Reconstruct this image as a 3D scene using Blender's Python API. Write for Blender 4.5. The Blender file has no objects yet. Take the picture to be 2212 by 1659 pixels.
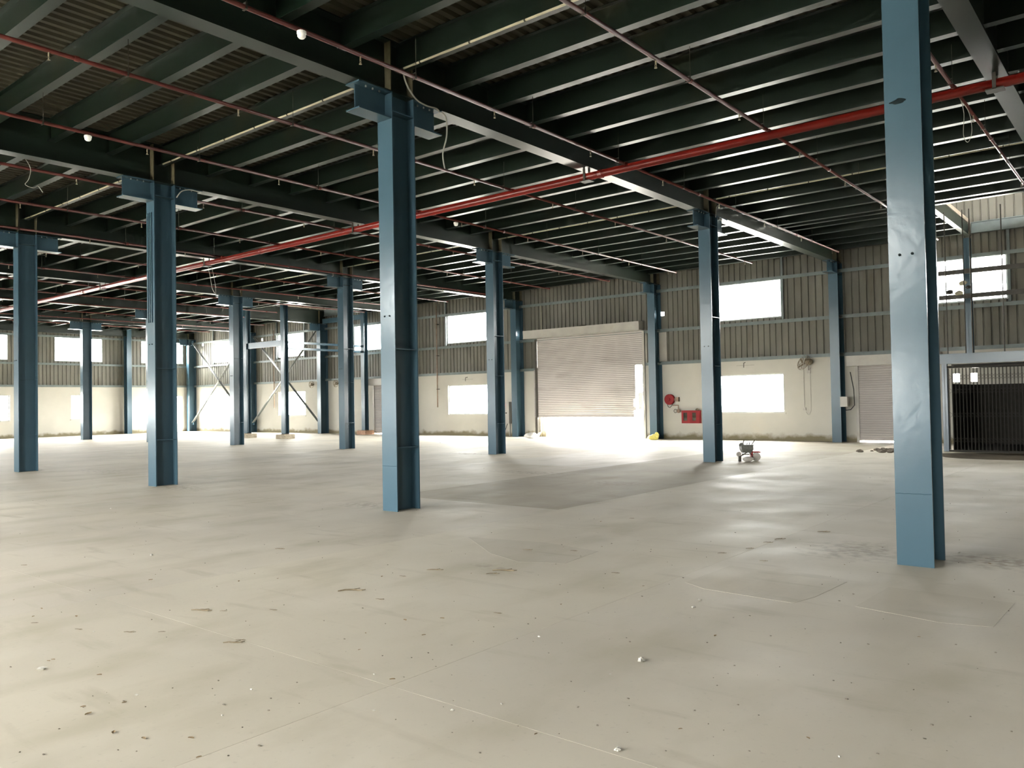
import bpy, math, random
from mathutils import Vector, Matrix
random.seed(7)
sc = bpy.context.scene
COL = sc.collection

# ------------------------------------------------------------------ camera
FPX, YAW, PITCH, ROLL, EYE = 1750.53, -0.684750, 0.0225292, -0.0176918, 1.6
_f = Vector((math.sin(YAW)*math.cos(PITCH), math.cos(YAW)*math.cos(PITCH), math.sin(PITCH)))
_r = Vector((math.cos(YAW), -math.sin(YAW), 0)); _u = _r.cross(_f)
_r2 = _r*math.cos(ROLL)+_u*math.sin(ROLL); _u2 = -_r*math.sin(ROLL)+_u*math.cos(ROLL)
cam = bpy.data.cameras.new('camera'); camo = bpy.data.objects.new('camera', cam); COL.objects.link(camo)
cam.sensor_width = 36; cam.sensor_fit = 'HORIZONTAL'; cam.lens = FPX/2212*36; cam.clip_start = .05; cam.clip_end = 600
camo.matrix_world = Matrix(((_r2.x, _u2.x, -_f.x, 0), (_r2.y, _u2.y, -_f.y, 0), (_r2.z, _u2.z, -_f.z, EYE), (0, 0, 0, 1)))
sc.camera = camo

def ground(px, py, z=0.0):
    """photo pixel (2212x1659) -> point on the horizontal plane z"""
    d = _f + _r2*((px-1106)/FPX) - _u2*((py-829.5)/FPX)
    t = (z-EYE)/d.z
    return Vector((d.x*t, d.y*t, z))

# ------------------------------------------------------------------ sky, exposure
world = bpy.data.worlds.new('overcast_sky'); sc.world = world; world.use_nodes = True
bg = world.node_tree.nodes['Background']; bg.inputs[0].default_value = (1.0, 0.99, 0.97, 1); bg.inputs[1].default_value = 14.0
vs = sc.view_settings; vs.view_transform = 'Standard'; vs.look = 'None'; vs.gamma = 1; vs.use_curve_mapping = False
vs.exposure = 2.72
sc.cycles.use_denoising = True
sc.cycles.max_bounces = 6; sc.cycles.diffuse_bounces = 4; sc.cycles.glossy_bounces = 3; sc.cycles.transparent_max_bounces = 8
sc.cycles.sample_clamp_indirect = 12; sc.cycles.caustics_reflective = False; sc.cycles.caustics_refractive = False
sc.cycles.use_adaptive_sampling = True; sc.cycles.adaptive_threshold = .03; sc.cycles.adaptive_min_samples = 24

def portal(name, loc, sx, sy, normal):
    l = bpy.data.lights.new(name, 'AREA'); l.shape = 'RECTANGLE'; l.size = sx; l.size_y = sy
    l.cycles.is_portal = True
    o = bpy.data.objects.new(name, l); COL.objects.link(o); o.location = loc
    o.rotation_euler = Vector(normal).to_track_quat('-Z', 'Z' if abs(normal[2]) < .9 else 'Y').to_euler()
    return o

# ------------------------------------------------------------------ layout (metres)
X0, DX = -1.756, 7.2268
def XK(k): return X0-k*DX            # right face of column line k
def XC(k): return XK(k)-.16          # its centre
Y1, Y2, Y3 = 8.26, 19.02, 29.05      # near faces of the column rows
CD, CW = .47, .32
WB, WL, WF, WR = 29.6, -52.8, -5.2, 6.1     # inner wall faces: back, left end, front (behind camera), right
ZG, ZB, ZD, ZR = 6.31, 6.69, 7.10, 11.2     # girder bottom, beam bottom, deck, roof
ZW = 3.05                            # top of plastered wall
HOLES = [(-5.0, XC(0), 24.05, WB), (XC(5), -33.95, 24.05, WB)]     # lift openings in the deck

# ------------------------------------------------------------------ materials
def mat(name, col, rough=.6, metal=0, var=.12, scale=3., spec=.5, bump=0, dirt=None, stretch=None, world_pos=False, emit=None):
    m = bpy.data.materials.new(name); m.use_nodes = True; nt = m.node_tree; N = nt.nodes; L = nt.links
    b = N['Principled BSDF']; b.inputs['Roughness'].default_value = rough; b.inputs['Metallic'].default_value = metal
    b.inputs['Specular IOR Level'].default_value = spec
    if world_pos: src = N.new('ShaderNodeNewGeometry').outputs['Position']
    else: src = N.new('ShaderNodeTexCoord').outputs['Object']
    if stretch:
        mp = N.new('ShaderNodeMapping'); mp.inputs['Scale'].default_value = stretch; L.new(src, mp.inputs[0]); src = mp.outputs[0]
    n = N.new('ShaderNodeTexNoise'); n.inputs['Scale'].default_value = scale; n.inputs['Detail'].default_value = 5
    L.new(src, n.inputs['Vector'])
    r = N.new('ShaderNodeValToRGB'); c = Vector(col[:3])
    r.color_ramp.elements[0].position = .3; r.color_ramp.elements[1].position = .7
    r.color_ramp.elements[0].color = (*[max(0, v*(1-var)) for v in c], 1); r.color_ramp.elements[1].color = (*[min(1, v*(1+var)) for v in c], 1)
    L.new(n.outputs[0], r.inputs[0]); out = r.outputs[0]
    if dirt:      # (colour, threshold, scale): blotches of another colour
        n2 = N.new('ShaderNodeTexNoise'); n2.inputs['Scale'].default_value = dirt[2]; n2.inputs['Detail'].default_value = 8; L.new(src, n2.inputs['Vector'])
        r2 = N.new('ShaderNodeValToRGB'); r2.color_ramp.elements[0].position = dirt[1]; r2.color_ramp.elements[1].position = min(1, dirt[1]+.18)
        L.new(n2.outputs[0], r2.inputs[0])
        mx = N.new('ShaderNodeMix'); mx.data_type = 'RGBA'; L.new(r2.outputs[0], mx.inputs[0]); L.new(out, mx.inputs[6]); mx.inputs[7].default_value = (*dirt[0], 1)
        out = mx.outputs[2]
    L.new(out, b.inputs['Base Color'])
    if bump:
        bp = N.new('ShaderNodeBump'); bp.inputs['Strength'].default_value = bump; bp.inputs['Distance'].default_value = .01
        nb = N.new('ShaderNodeTexNoise'); nb.inputs['Scale'].default_value = scale*7; nb.inputs['Detail'].default_value = 4; L.new(src, nb.inputs['Vector'])
        L.new(nb.outputs[0], bp.inputs['Height']); L.new(bp.outputs[0], b.inputs['Normal'])
    if emit:
        b.inputs['Emission Color'].default_value = (*emit[0], 1); b.inputs['Emission Strength'].default_value = emit[1]
    m['out'] = 1
    return m

M = {}
M['blue'] = mat('glossy_blue_paint', (.044, .085, .112), .22, var=.06, scale=1.3, spec=.34, bump=.16)
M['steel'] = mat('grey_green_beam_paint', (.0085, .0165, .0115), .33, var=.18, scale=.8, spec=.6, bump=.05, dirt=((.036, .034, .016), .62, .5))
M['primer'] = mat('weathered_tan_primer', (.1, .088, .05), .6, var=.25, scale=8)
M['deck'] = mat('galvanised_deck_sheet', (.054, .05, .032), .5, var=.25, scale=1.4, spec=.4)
M['clad'] = mat('weathered_cladding_sheet', (.128, .123, .099), .55, var=.16, scale=1.6, spec=.3, dirt=((.085, .07, .045), .6, 1.1), world_pos=True, stretch=(1, 1, .35))
M['girt'] = mat('galvanised_girt', (.11, .135, .13), .45, var=.15, scale=4)
M['red'] = mat('red_pipe_paint', (.15, .009, .005), .3, var=.12, scale=3, spec=.5)
M['redthin'] = mat('dusty_red_pipe_paint', (.11, .02, .015), .4, var=.2, scale=3, spec=.5)
M['firered'] = mat('fire_equipment_red', (.2, .011, .012), .5, spec=.2, var=.1, scale=6)
M['cream'] = mat('cream_conduit_plastic', (.42, .38, .27), .45, var=.1, scale=6)
M['white'] = mat('white_plastic', (.8, .79, .75), .45, var=.05, scale=8)
M['dark'] = mat('dark_rusty_steel', (.03, .025, .016), .55, var=.35, scale=7)
M['smudge'] = mat('dark_grease', (.012, .02, .022), .8, var=.2, scale=9, spec=.1)
M['gate'] = mat('blackened_gate_steel', (.016, .013, .008), .6, var=.3, scale=7, spec=.25)
M['dirt'] = mat('brown_floor_dirt', (.085, .066, .042), .95, var=.3, scale=5, spec=.1)
M['black'] = mat('black_rubber', (.02, .02, .02), .6, var=.2, scale=9)
M['shutter'] = mat('grey_shutter_steel', (.36, .335, .315), .45, var=.1, scale=1.1, spec=.4, dirt=((.28, .26, .235), .58, 1.6), world_pos=True, stretch=(.4, 1, 1.6))
M['hood'] = mat('cream_shutter_hood', (.34, .32, .28), .42, var=.1, scale=2.2, dirt=((.3, .27, .21), .62, 2.2))
M['brace'] = mat('galvanised_brace_angle', (.2, .21, .2), .5, var=.12, scale=5)
M['frame'] = mat('grey_window_frame', (.42, .43, .42), .45, var=.08, scale=6)
M['concrete'] = mat('rough_footing_concrete', (.36, .31, .235), .9, var=.22, scale=9, bump=.5, spec=.2)
M['brick'] = mat('bare_brick_footing', (.36, .22, .15), .9, var=.25, scale=9, bump=.5, spec=.2)
M['brown'] = mat('dusty_brown_metal', (.17, .135, .085), .65, var=.3, scale=14)
M['rust'] = mat('rusty_brown_pipe', (.19, .125, .085), .6, var=.25, scale=7)
M['brass'] = mat('dull_brass', (.2, .17, .11), .5, var=.15, scale=20)
M['cable'] = mat('grey_cable_sheath', (.3, .29, .25), .55, var=.12, scale=9)
M['grey'] = mat('grey_machine_plastic', (.1, .1, .088), .6, var=.25, scale=20)
M['offwhite'] = mat('dusty_white_plastic', (.37, .345, .31), .5, var=.12, scale=12)
M['sack'] = mat('white_woven_sack', (.74, .72, .68), .8, var=.1, scale=18, bump=.3)
M['yellow'] = mat('yellow_plastic_sack', (.62, .54, .13), .55, var=.16, scale=14, bump=.3)
M['twig'] = mat('dry_twig', (.15, .115, .07), .9, var=.3, scale=30)
M['leaf'] = mat('dry_leaf', (.24, .165, .085), .85, var=.3, scale=30)
M['chip'] = mat('white_plaster_chip', (.5, .48, .43), .85, var=.08, scale=30)
M['soil'] = mat('dark_rubble', (.16, .135, .105), .95, var=.35, scale=18, bump=.6)
M['outside'] = mat('pale_yard_concrete', (.55, .53, .48), .9, var=.06, scale=.4)  # plain pale concrete, its own even colour
M['roof'] = mat('roof_sheet', (.5, .48, .44), .6, var=.08, scale=1)
M['redlamp'] = mat('red_indicator_lamp', (.7, .03, .04), .3, emit=((1, .06, .06), 1.2))

def glass_mat(name, tint, gl):
    m = bpy.data.materials.new(name); m.use_nodes = True; nt = m.node_tree; nt.nodes.clear()
    o = nt.nodes.new('ShaderNodeOutputMaterial'); mx = nt.nodes.new('ShaderNodeMixShader')
    t = nt.nodes.new('ShaderNodeBsdfTransparent'); t.inputs[0].default_value = (*tint, 1)
    g = nt.nodes.new('ShaderNodeBsdfGlossy'); g.inputs['Roughness'].default_value = .03
    n = nt.nodes.new('ShaderNodeTexNoise'); n.inputs['Scale'].default_value = 2
    mr = nt.nodes.new('ShaderNodeMapRange'); mr.inputs['To Min'].default_value = gl*.8; mr.inputs['To Max'].default_value = gl*1.2
    nt.links.new(n.outputs[0], mr.inputs[0]); nt.links.new(mr.outputs[0], mx.inputs[0])
    nt.links.new(t.outputs[0], mx.inputs[1]); nt.links.new(g.outputs[0], mx.inputs[2]); nt.links.new(mx.outputs[0], o.inputs[0])
    return m
M['glass'] = glass_mat('clear_window_glass', (.95, .96, .95), .07)
M['darkglass'] = glass_mat('dusty_cabinet_glass', (.55, .5, .42), .12)

def plaster():
    m = mat('white_plaster', (.435, .417, .366), .85, var=.05, scale=1.0, spec=.2, bump=.1, world_pos=True, dirt=((.45, .415, .34), .64, .7))
    nt = m.node_tree; N = nt.nodes; L = nt.links; b = N['Principled BSDF']
    col = b.inputs['Base Color'].links[0].from_socket
    g = N.new('ShaderNodeNewGeometry'); s = N.new('ShaderNodeSeparateXYZ'); L.new(g.outputs['Position'], s.inputs[0])
    n = N.new('ShaderNodeTexNoise'); n.inputs['Scale'].default_value = 3.2; n.inputs['Detail'].default_value = 7; L.new(g.outputs['Position'], n.inputs['Vector'])
    a = N.new('ShaderNodeMath'); a.operation = 'MULTIPLY_ADD'; L.new(n.outputs[0], a.inputs[0]); a.inputs[1].default_value = -.42; L.new(s.outputs[2], a.inputs[2])
    r = N.new('ShaderNodeMapRange'); r.inputs['From Min'].default_value = -.11; r.inputs['From Max'].default_value = .05; r.inputs['To Min'].default_value = 1; r.inputs['To Max'].default_value = 0
    L.new(a.outputs[0], r.inputs[0])
    mx = N.new('ShaderNodeMix'); mx.data_type = 'RGBA'; L.new(r.outputs[0], mx.inputs[0]); L.new(col, mx.inputs[6]); mx.inputs[7].default_value = (.19, .165, .105, 1)
    L.new(mx.outputs[2], b.inputs['Base Color'])
    return m
M['plaster'] = plaster()

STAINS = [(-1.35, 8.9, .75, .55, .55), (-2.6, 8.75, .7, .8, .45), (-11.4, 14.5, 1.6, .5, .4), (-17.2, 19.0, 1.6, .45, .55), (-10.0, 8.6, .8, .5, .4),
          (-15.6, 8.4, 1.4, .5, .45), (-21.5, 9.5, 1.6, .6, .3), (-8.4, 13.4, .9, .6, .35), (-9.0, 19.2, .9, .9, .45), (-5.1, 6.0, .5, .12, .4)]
def floor_mat(name, col, rough):
    m = bpy.data.materials.new(name); m.use_nodes = True; nt = m.node_tree; N = nt.nodes; L = nt.links; b = N['Principled BSDF']
    P = N.new('ShaderNodeNewGeometry').outputs['Position']
    def noise(scale, detail, stretch=None):
        src = P
        if stretch:
            mp = N.new('ShaderNodeMapping'); mp.inputs['Scale'].default_value = stretch; L.new(P, mp.inputs[0]); src = mp.outputs[0]
        n = N.new('ShaderNodeTexNoise'); n.inputs['Scale'].default_value = scale; n.inputs['Detail'].default_value = detail; L.new(src, n.inputs['Vector']); return n.outputs[0]
    def mix(fac, A, B):
        mx = N.new('ShaderNodeMix'); mx.data_type = 'RGBA'; L.new(fac, mx.inputs[0])
        if hasattr(A, 'links'): L.new(A, mx.inputs[6])
        else: mx.inputs[6].default_value = (*A, 1)
        if hasattr(B, 'links'): L.new(B, mx.inputs[7])
        else: mx.inputs[7].default_value = (*B, 1)
        return mx.outputs[2]
    def rng(s, a, c, lo=0., hi=1.):
        r = N.new('ShaderNodeMapRange'); r.inputs['From Min'].default_value = a; r.inputs['From Max'].default_value = c
        r.inputs['To Min'].default_value = lo; r.inputs['To Max'].default_value = hi; L.new(s, r.inputs[0]); return r.outputs[0]
    c = Vector(col)
    base = mix(rng(noise(.35, 4), .32, .68), tuple(c*.88), tuple(c*1.1))
    base = mix(rng(noise(1.6, 5, (1, .45, 1)), .5, .72, 0, .62), base, tuple(Vector((c.x*.74, c.y*.73, c.z*.66))))
    base = mix(rng(noise(.8, 5), .56, .72, 0, .5), base, tuple(Vector((c.x*1.2, c.y*1.21, c.z*1.26))))
    base = mix(rng(noise(26, 3), .62, .75, 0, .28), base, tuple(c*.62))
    base = mix(rng(noise(2.6, 6, (.35, 1.6, 1)), .6, .72, 0, .35), base, tuple(Vector((c.x*.62, c.y*.6, c.z*.54))))
    fine = noise(9, 6)
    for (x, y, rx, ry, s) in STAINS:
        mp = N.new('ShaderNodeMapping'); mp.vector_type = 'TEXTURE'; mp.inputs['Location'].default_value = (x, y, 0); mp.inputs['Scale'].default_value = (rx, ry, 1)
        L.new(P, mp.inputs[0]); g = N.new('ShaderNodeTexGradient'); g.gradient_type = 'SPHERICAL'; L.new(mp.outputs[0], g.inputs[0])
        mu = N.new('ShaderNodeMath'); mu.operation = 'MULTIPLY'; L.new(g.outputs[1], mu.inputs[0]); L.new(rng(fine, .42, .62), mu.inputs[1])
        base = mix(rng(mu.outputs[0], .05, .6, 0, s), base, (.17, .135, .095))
    inf = N.new('ShaderNodeObjectInfo'); hs = N.new('ShaderNodeHueSaturation'); L.new(base, hs.inputs['Color']); L.new(rng(inf.outputs['Random'], 0, 1, .95, 1.05), hs.inputs['Value'])
    L.new(hs.outputs[0], b.inputs['Base Color'])
    L.new(rng(noise(1.1, 3), .3, .7, rough-.1, rough+.12), b.inputs['Roughness']); b.inputs['Specular IOR Level'].default_value = .2
    bp = N.new('ShaderNodeBump'); bp.inputs['Strength'].default_value = .22; bp.inputs['Distance'].default_value = .006; L.new(noise(14, 4), bp.inputs['Height']); L.new(bp.outputs[0], b.inputs['Normal'])
    return m
M['floor'] = floor_mat('dusty_concrete_floor', (.485, .44, .355), .7)
M['floor_mid'] = floor_mat('greyer_concrete_strip', (.49, .445, .365), .7)  # slab tone, raised in place of more light on the right
M['floor_dark'] = floor_mat('darker_concrete_strip', (.365, .325, .253), .74)
M['floor_pale'] = floor_mat('pale_concrete_strip', (.52, .482, .405), .6)
M['patch'] = floor_mat('floor_repair_concrete', (.47, .425, .343), .72)

# ------------------------------------------------------------------ mesh builder
class MB:
    def __init__(s): s.v = []; s.f = []
    def quad(s, a, b, c, d): n = len(s.v); s.v += [a, b, c, d]; s.f.append((n, n+1, n+2, n+3)); return s
    def box(s, x0, x1, y0, y1, z0, z1):
        n = len(s.v); s.v += [(x, y, z) for z in (z0, z1) for y in (y0, y1) for x in (x0, x1)]
        s.f += [tuple(n+i for i in q) for q in ((0, 2, 3, 1), (4, 5, 7, 6), (0, 1, 5, 4), (2, 6, 7, 3), (0, 4, 6, 2), (1, 3, 7, 5))]; return s
    def bar(s, a, b, w, h, up=(0, 0, 1)):
        a = Vector(a); b = Vector(b); d = (b-a).normalized(); sd = d.cross(Vector(up))
        if sd.length < 1e-4: sd = d.cross(Vector((1, 0, 0)))
        sd.normalize(); u = sd.cross(d); n = len(s.v)
        for p in (a, b):
            for sx, sy in ((-1, -1), (1, -1), (1, 1), (-1, 1)): s.v.append(tuple(p+sd*(w/2*sx)+u*(h/2*sy)))
        s.f += [tuple(n+i for i in q) for q in ((3, 2, 1, 0), (4, 5, 6, 7), (0, 1, 5, 4), (1, 2, 6, 5), (2, 3, 7, 6), (3, 0, 4, 7))]; return s
    def tube(s, pts, r, seg=8, cap=True):
        pts = [Vector(p) for p in pts]; rr = r if isinstance(r, (list, tuple)) else [r]*len(pts); n = len(s.v); pu = None
        for i, p in enumerate(pts):
            t = (pts[min(i+1, len(pts)-1)]-pts[max(i-1, 0)]).normalized()
            if pu is None: pu = t.orthogonal()
            e = (pu-t*pu.dot(t)).normalized(); pu = e; g = t.cross(e)
            for k in range(seg):
                a = 2*math.pi*k/seg; s.v.append(tuple(p+(e*math.cos(a)+g*math.sin(a))*rr[i]))
        for i in range(len(pts)-1):
            for k in range(seg):
                a = n+i*seg+k; b = n+i*seg+(k+1) % seg; s.f.append((a, b, b+seg, a+seg))
        if cap:
            s.f.append(tuple(n+k for k in reversed(range(seg)))); s.f.append(tuple(n+(len(pts)-1)*seg+k for k in range(seg)))
        return s
    def lathe(s, prof, seg=20, axis='z', c=(0, 0, 0)):
        n = len(s.v); c = Vector(c)
        for (r, h) in prof:
            for k in range(seg):
                a = 2*math.pi*k/seg; x, y = r*math.cos(a), r*math.sin(a)
                p = {'z': (x, y, h), 'y': (x, h, y), 'x': (h, x, y)}[axis]; s.v.append(tuple(c+Vector(p)))
        for i in range(len(prof)-1):
            for k in range(seg):
                a = n+i*seg+k; b = n+i*seg+(k+1) % seg; s.f.append((a, b, b+seg, a+seg))
        s.f.append(tuple(n+k for k in range(seg))); s.f.append(tuple(n+(len(prof)-1)*seg+k for k in range(seg)))
        return s
    def blob(s, c, rx, ry, rz, seed=0, rough=.2, nu=14, nv=9, flat=-.9):
        rnd = random.Random(seed); n = len(s.v); ph = [rnd.uniform(0, 6.28) for _ in range(6)]
        for j in range(nv+1):
            th = math.pi*j/nv
            for i in range(nu):
                a = 2*math.pi*i/nu
                k = 1+rough*(.5*math.sin(3*a+ph[0]+2*th)+.35*math.sin(5*a+ph[1]-3*th)+.3*math.sin(4*th+ph[2]))
                x = math.sin(th)*math.cos(a)*k; y = math.sin(th)*math.sin(a)*k; z = math.cos(th)*(1+rough*.4*math.sin(2*a+ph[3]))
                s.v.append((c[0]+x*rx, c[1]+y*ry, c[2]+max(z, flat)*rz))
        for j in range(nv):
            for i in range(nu):
                a = n+j*nu+i; b = n+j*nu+(i+1) % nu; s.f.append((a, a+nu, b+nu, b))
        return s
    def mesh(s, name, m, smooth=False):
        me = bpy.data.meshes.new(name); me.from_pydata(s.v, [], s.f); me.materials.append(M[m]); me.update()
        if smooth:
            me.polygons.foreach_set('use_smooth', [True]*len(me.polygons))
        return me

def ob(name, me, parent=None, loc=(0, 0, 0), rot=None):
    o = bpy.data.objects.new(name, me); COL.objects.link(o); o.location = loc
    if rot: o.rotation_euler = rot
    if parent: o.parent = parent
    return o
def tag(o, label=None, cat=None, group=None, kind=None):
    if label: o['label'] = label
    if cat: o['category'] = cat
    if group: o['group'] = group
    if kind: o['kind'] = kind
    return o
def thing(name, label, cat, loc=(0, 0, 0), group=None, rot=None):
    return tag(ob(name, None, None, loc, rot), label, cat, group)
def build(name, mb, m, parent=None, loc=(0, 0, 0), rot=None, smooth=False):
    return ob(name, mb.mesh(name, m, smooth), parent, loc, rot)
_cache = {}
def cached(key, fn):
    if key not in _cache: _cache[key] = fn()
    return _cache[key]

# ================================================================== SETTING
# ---- ground outside
tag(build('yard', MB().box(-140, 90, -90, 120, -.4, -.12), 'outside'), kind='structure')
# ---- floor: base and poured slabs
floor = tag(build('floor', MB().box(WL-.3, WR+.3, WF-.3, WB+.3, -.3, -.03), 'soil'), kind='structure')
sx = [-52.85]+[-50.3+3.6*i for i in range(16)]+[WR+.05]
sy = [WF-.05, 3.14, 9.72, 16.3, 22.9, WB+.28]
for i in range(len(sx)-1):
    for j in range(len(sy)-1):
        a, b, c, d = sx[i]+.0015, sx[i+1]-.0015, sy[j]+.0015, sy[j+1]-.0015
        xm = (a+b)/2; m = 'floor'
        if -10.8 < xm < -7 and j >= 2: m = 'floor_dark'
        elif (-10.8 < xm < -7 and j < 2) or (xm > -3.5 and j < 2): m = 'floor_mid'
        elif -14.4 < xm < -10.8 and j >= 3: m = 'floor_pale'
        elif (-21 < xm < -10.8 and j == 4): m = 'floor_pale'
        hx, hy = (b-a)/2, (d-c)/2
        me = MB().box(-hx, hx, -hy, hy, -.1, 0).mesh('floor_slab', m)
        ob('floor_slab', me, floor, (xm, (c+d)/2, 0))
PATCHES = [[(1578, 1222), (1480, 1258), (1520, 1272), (1712, 1303), (1760, 1290), (1830, 1257)], [(1920, 1268), (1848, 1310), (2030, 1345), (2145, 1355), (2192, 1303)], [(1010, 1160), (1060, 1196), (1120, 1214), (1220, 1217), (1292, 1191), (1180, 1172)]]
for pl in PATCHES:
    pts = [ground(*q) for q in pl]; n = len(pts); mb = MB()
    mb.v = [(p.x, p.y, .0) for p in pts]+[(p.x, p.y, .0012) for p in pts]
    mb.f = [tuple(range(n, 2*n))]+[(i, (i+1) % n, n+(i+1) % n, n+i) for i in range(n)]
    build('floor_patch', mb, 'patch', floor)

# ---- generic wall cut by rectangular holes; axis 'x' = wall along X at y
def grid_cells(u0, u1, z0, z1, holes):
    us = sorted({u0, u1, *[h[0] for h in holes], *[h[1] for h in holes]}); zs = sorted({z0, z1, *[h[2] for h in holes], *[h[3] for h in holes]})
    us = [u for u in us if u0 <= u <= u1]; zs = [z for z in zs if z0 <= z <= z1]
    for i in range(len(us)-1):
        run = None
        for j in range(len(zs)-1):
            um, zm = (us[i]+us[i+1])/2, (zs[j]+zs[j+1])/2
            if any(h[0] < um < h[1] and h[2] < zm < h[3] for h in holes):
                if run: yield (us[i], us[i+1], *run); run = None
            else: run = (run[0], zs[j+1]) if run else (zs[j], zs[j+1])
        if run: yield (us[i], us[i+1], *run)
def cutwall(axis, u0, u1, z0, z1, w0, w1, holes):
    mb = MB()
    for (a, b, c, d) in grid_cells(u0, u1, z0, z1, holes):
        if axis == 'x': mb.box(a, b, w0, w1, c, d)
        else: mb.box(w0, w1, a, b, c, d)
    return mb
def sheet_mesh(w, h, outward):
    """corrugated sheet: flat pans with narrow grooves pushed outwards; spans 0..w in x, 0..h in z"""
    def make():
        n = max(1, round(w/.236)); p = w/n; g = min(.052, p*.35); prof = [(0, 0)]
        for i in range(n):
            x = i*p; prof += [(x+p-g, 0), (x+p-g*.72, .032), (x+p-g*.28, .032), (x+p, 0)]
        if w < .2: prof = [(0, 0), (w, 0)]
        mb = MB()
        for (a, ya), (b, yb) in zip(prof, prof[1:]): mb.quad((a, ya*outward, 0), (b, yb*outward, 0), (b, yb*outward, h), (a, ya*outward, h))
        return mb.mesh('cladding_sheet', 'clad')
    return cached(('sheet', round(w, 3), round(h, 3), outward), make)

# ---- openings
win = []            # (wall, u0, u1, z0, z1, height band)
for k in range(-1, 7):
    if k != 2: win.append(('b', XK(k)-4.9, XK(k)-2.2, 4.59, 6.02))
for k in (1, 3, 5): win.append(('b', XK(k)-4.9, XK(k)-2.2, 1.04, 2.5))
win.append(('b', -51.35, -46.35, .98, 2.5))
VENTS = [(-5.58, -5.38, 2.0, 2.28), (-5.07, -4.87, 2.0, 2.28)]
BIG = (-22.5, -17.1, -.05, 4.4)
SM = [(-8.5, -6.2, -.05, 2.6), (-33.8, -31.1, -.05, 2.6)]
LEAK = [(-16.2, -16.08, 5.03, 5.19), (-23.32, -23.16, 4.72, 4.88), (-44.55, -44.42, 5.75, 5.9), (-51.6, -51.45, 5.85, 6.0)]
holes_b = [(w[1], w[2], w[3], w[4]) for w in win if w[0] == 'b']+VENTS+[BIG]+SM+LEAK
for y0, y1, z0, z1 in [(20.6, 23.46, 4.6, 6.1), (25.95, 28.9, 4.62, 6.1), (15.2, 18.05, 4.6, 6.1), (9.8, 12.6, 4.6, 6.1), (4.4, 7.2, 4.6, 6.1), (15.3, 18.15, 1.02, 2.53), (21.56, 22.75, 1.02, 2.53), (9.8, 12.6, 1.02, 2.53), (4.4, 7.2, 1.02, 2.53)]:
    win.append(('l', y0, y1, z0, z1))
DOOR_L = (27.75, 28.8, -.05, 2.4)
holes_l = [(w[1], w[2], w[3], w[4]) for w in win if w[0] == 'l']+[DOOR_L]
for n in range(-1, 7):
    xr = -5.2-DX*n
    win.append(('f', xr-2.7, xr, 1.05, 2.5))
for a, b in ((-8.2, -5.15), (-23.9, -19.4), (-37.2, -34.4)): win.append(('f', a, b, 4.6, 6.05))
FILL_OPENING_F = (-14.2, -10.8, -.05, 2.9)  # unseen opening added behind the camera to brighten floor and column faces
win = [w for w in win if not (w[0] == 'f' and w[3] < 3 and w[1] < FILL_OPENING_F[1]+.2 and w[2] > FILL_OPENING_F[0]-.2)]
holes_f = [(w[1], w[2], w[3], w[4]) for w in win if w[0] == 'f']+[FILL_OPENING_F]
holes_r = [(w[1], w[2], w[3], w[4]) for w in win if w[0] == 'r']
RIB = (8.5, 9.5)     # unseen ribbon openings added to light the storey above

# ---- walls
wall_back = tag(build('wall_back', cutwall('x', WL-.25, WR+.25, -.12, ZW, WB, WB+.23, [h for h in holes_b]), 'plaster'), kind='structure')
wall_left = tag(build('wall_left', cutwall('y', WF-.25, WB, -.12, ZW, WL-.23, WL, holes_l), 'plaster'), kind='structure')
wall_front = tag(build('wall_front', cutwall('x', WL-.25, WR+.25, -.12, ZR, WF-.2, WF, holes_f+[(WL+2, WR-2, *RIB)]), 'plaster'), kind='structure')
wall_right = tag(build('wall_right', cutwall('y', WF-.25, WB+.25, -.12, ZR, WR, WR+.2, holes_r+[(WF+2, WB-2, *RIB)]), 'plaster'), kind='structure')
# cladding sheets, one by one
cuts = {WL, WR}
for k in range(-1, 8): cuts.add(round(XC(k), 4))
holes_c = [h for h in holes_b if h[3] > ZW]
for h in holes_c: cuts |= {h[0], h[1]}
cuts = sorted(cuts); us = []
for a, b in zip(cuts, cuts[1:]):
    n = max(1, round((b-a)/1.0)); us += [(a+(b-a)*i/n, a+(b-a)*(i+1)/n) for i in range(n)]
for a, b in us:
    for (c, d, e, f) in grid_cells(a, b, ZW-.03, ZR, [h for h in holes_c if h[0] < (a+b)/2 < h[1]]):
        if d-c > .02: ob('cladding_sheet', sheet_mesh(d-c, f-e, 1), wall_back, (c, WB+.02, e))
cuts = {WF, WB}; holes_c = [h for h in holes_l if h[3] > ZW]
for h in holes_c: cuts |= {h[0], h[1]}
cuts = sorted(cuts); us = []
for a, b in zip(cuts, cuts[1:]):
    n = max(1, round((b-a)/1.0)); us += [(a+(b-a)*i/n, a+(b-a)*(i+1)/n) for i in range(n)]
for a, b in us:
    for (c, d, e, f) in grid_cells(a, b, ZW-.03, ZR, [h for h in holes_c if h[0] < (a+b)/2 < h[1]]+([(a, b, *RIB)] if b < 26 else [])):
        if d-c > .02: ob('cladding_sheet', sheet_mesh(d-c, f-e, 1), wall_left, (WL-.02, c, e), (0, 0, math.pi/2))
trim_back = tag(ob('trim_1', None, None, (0, WB, 0)), kind='structure'); trim_left = tag(ob('trim_2', None, None, (WL, 0, 0)), kind='structure')
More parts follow.
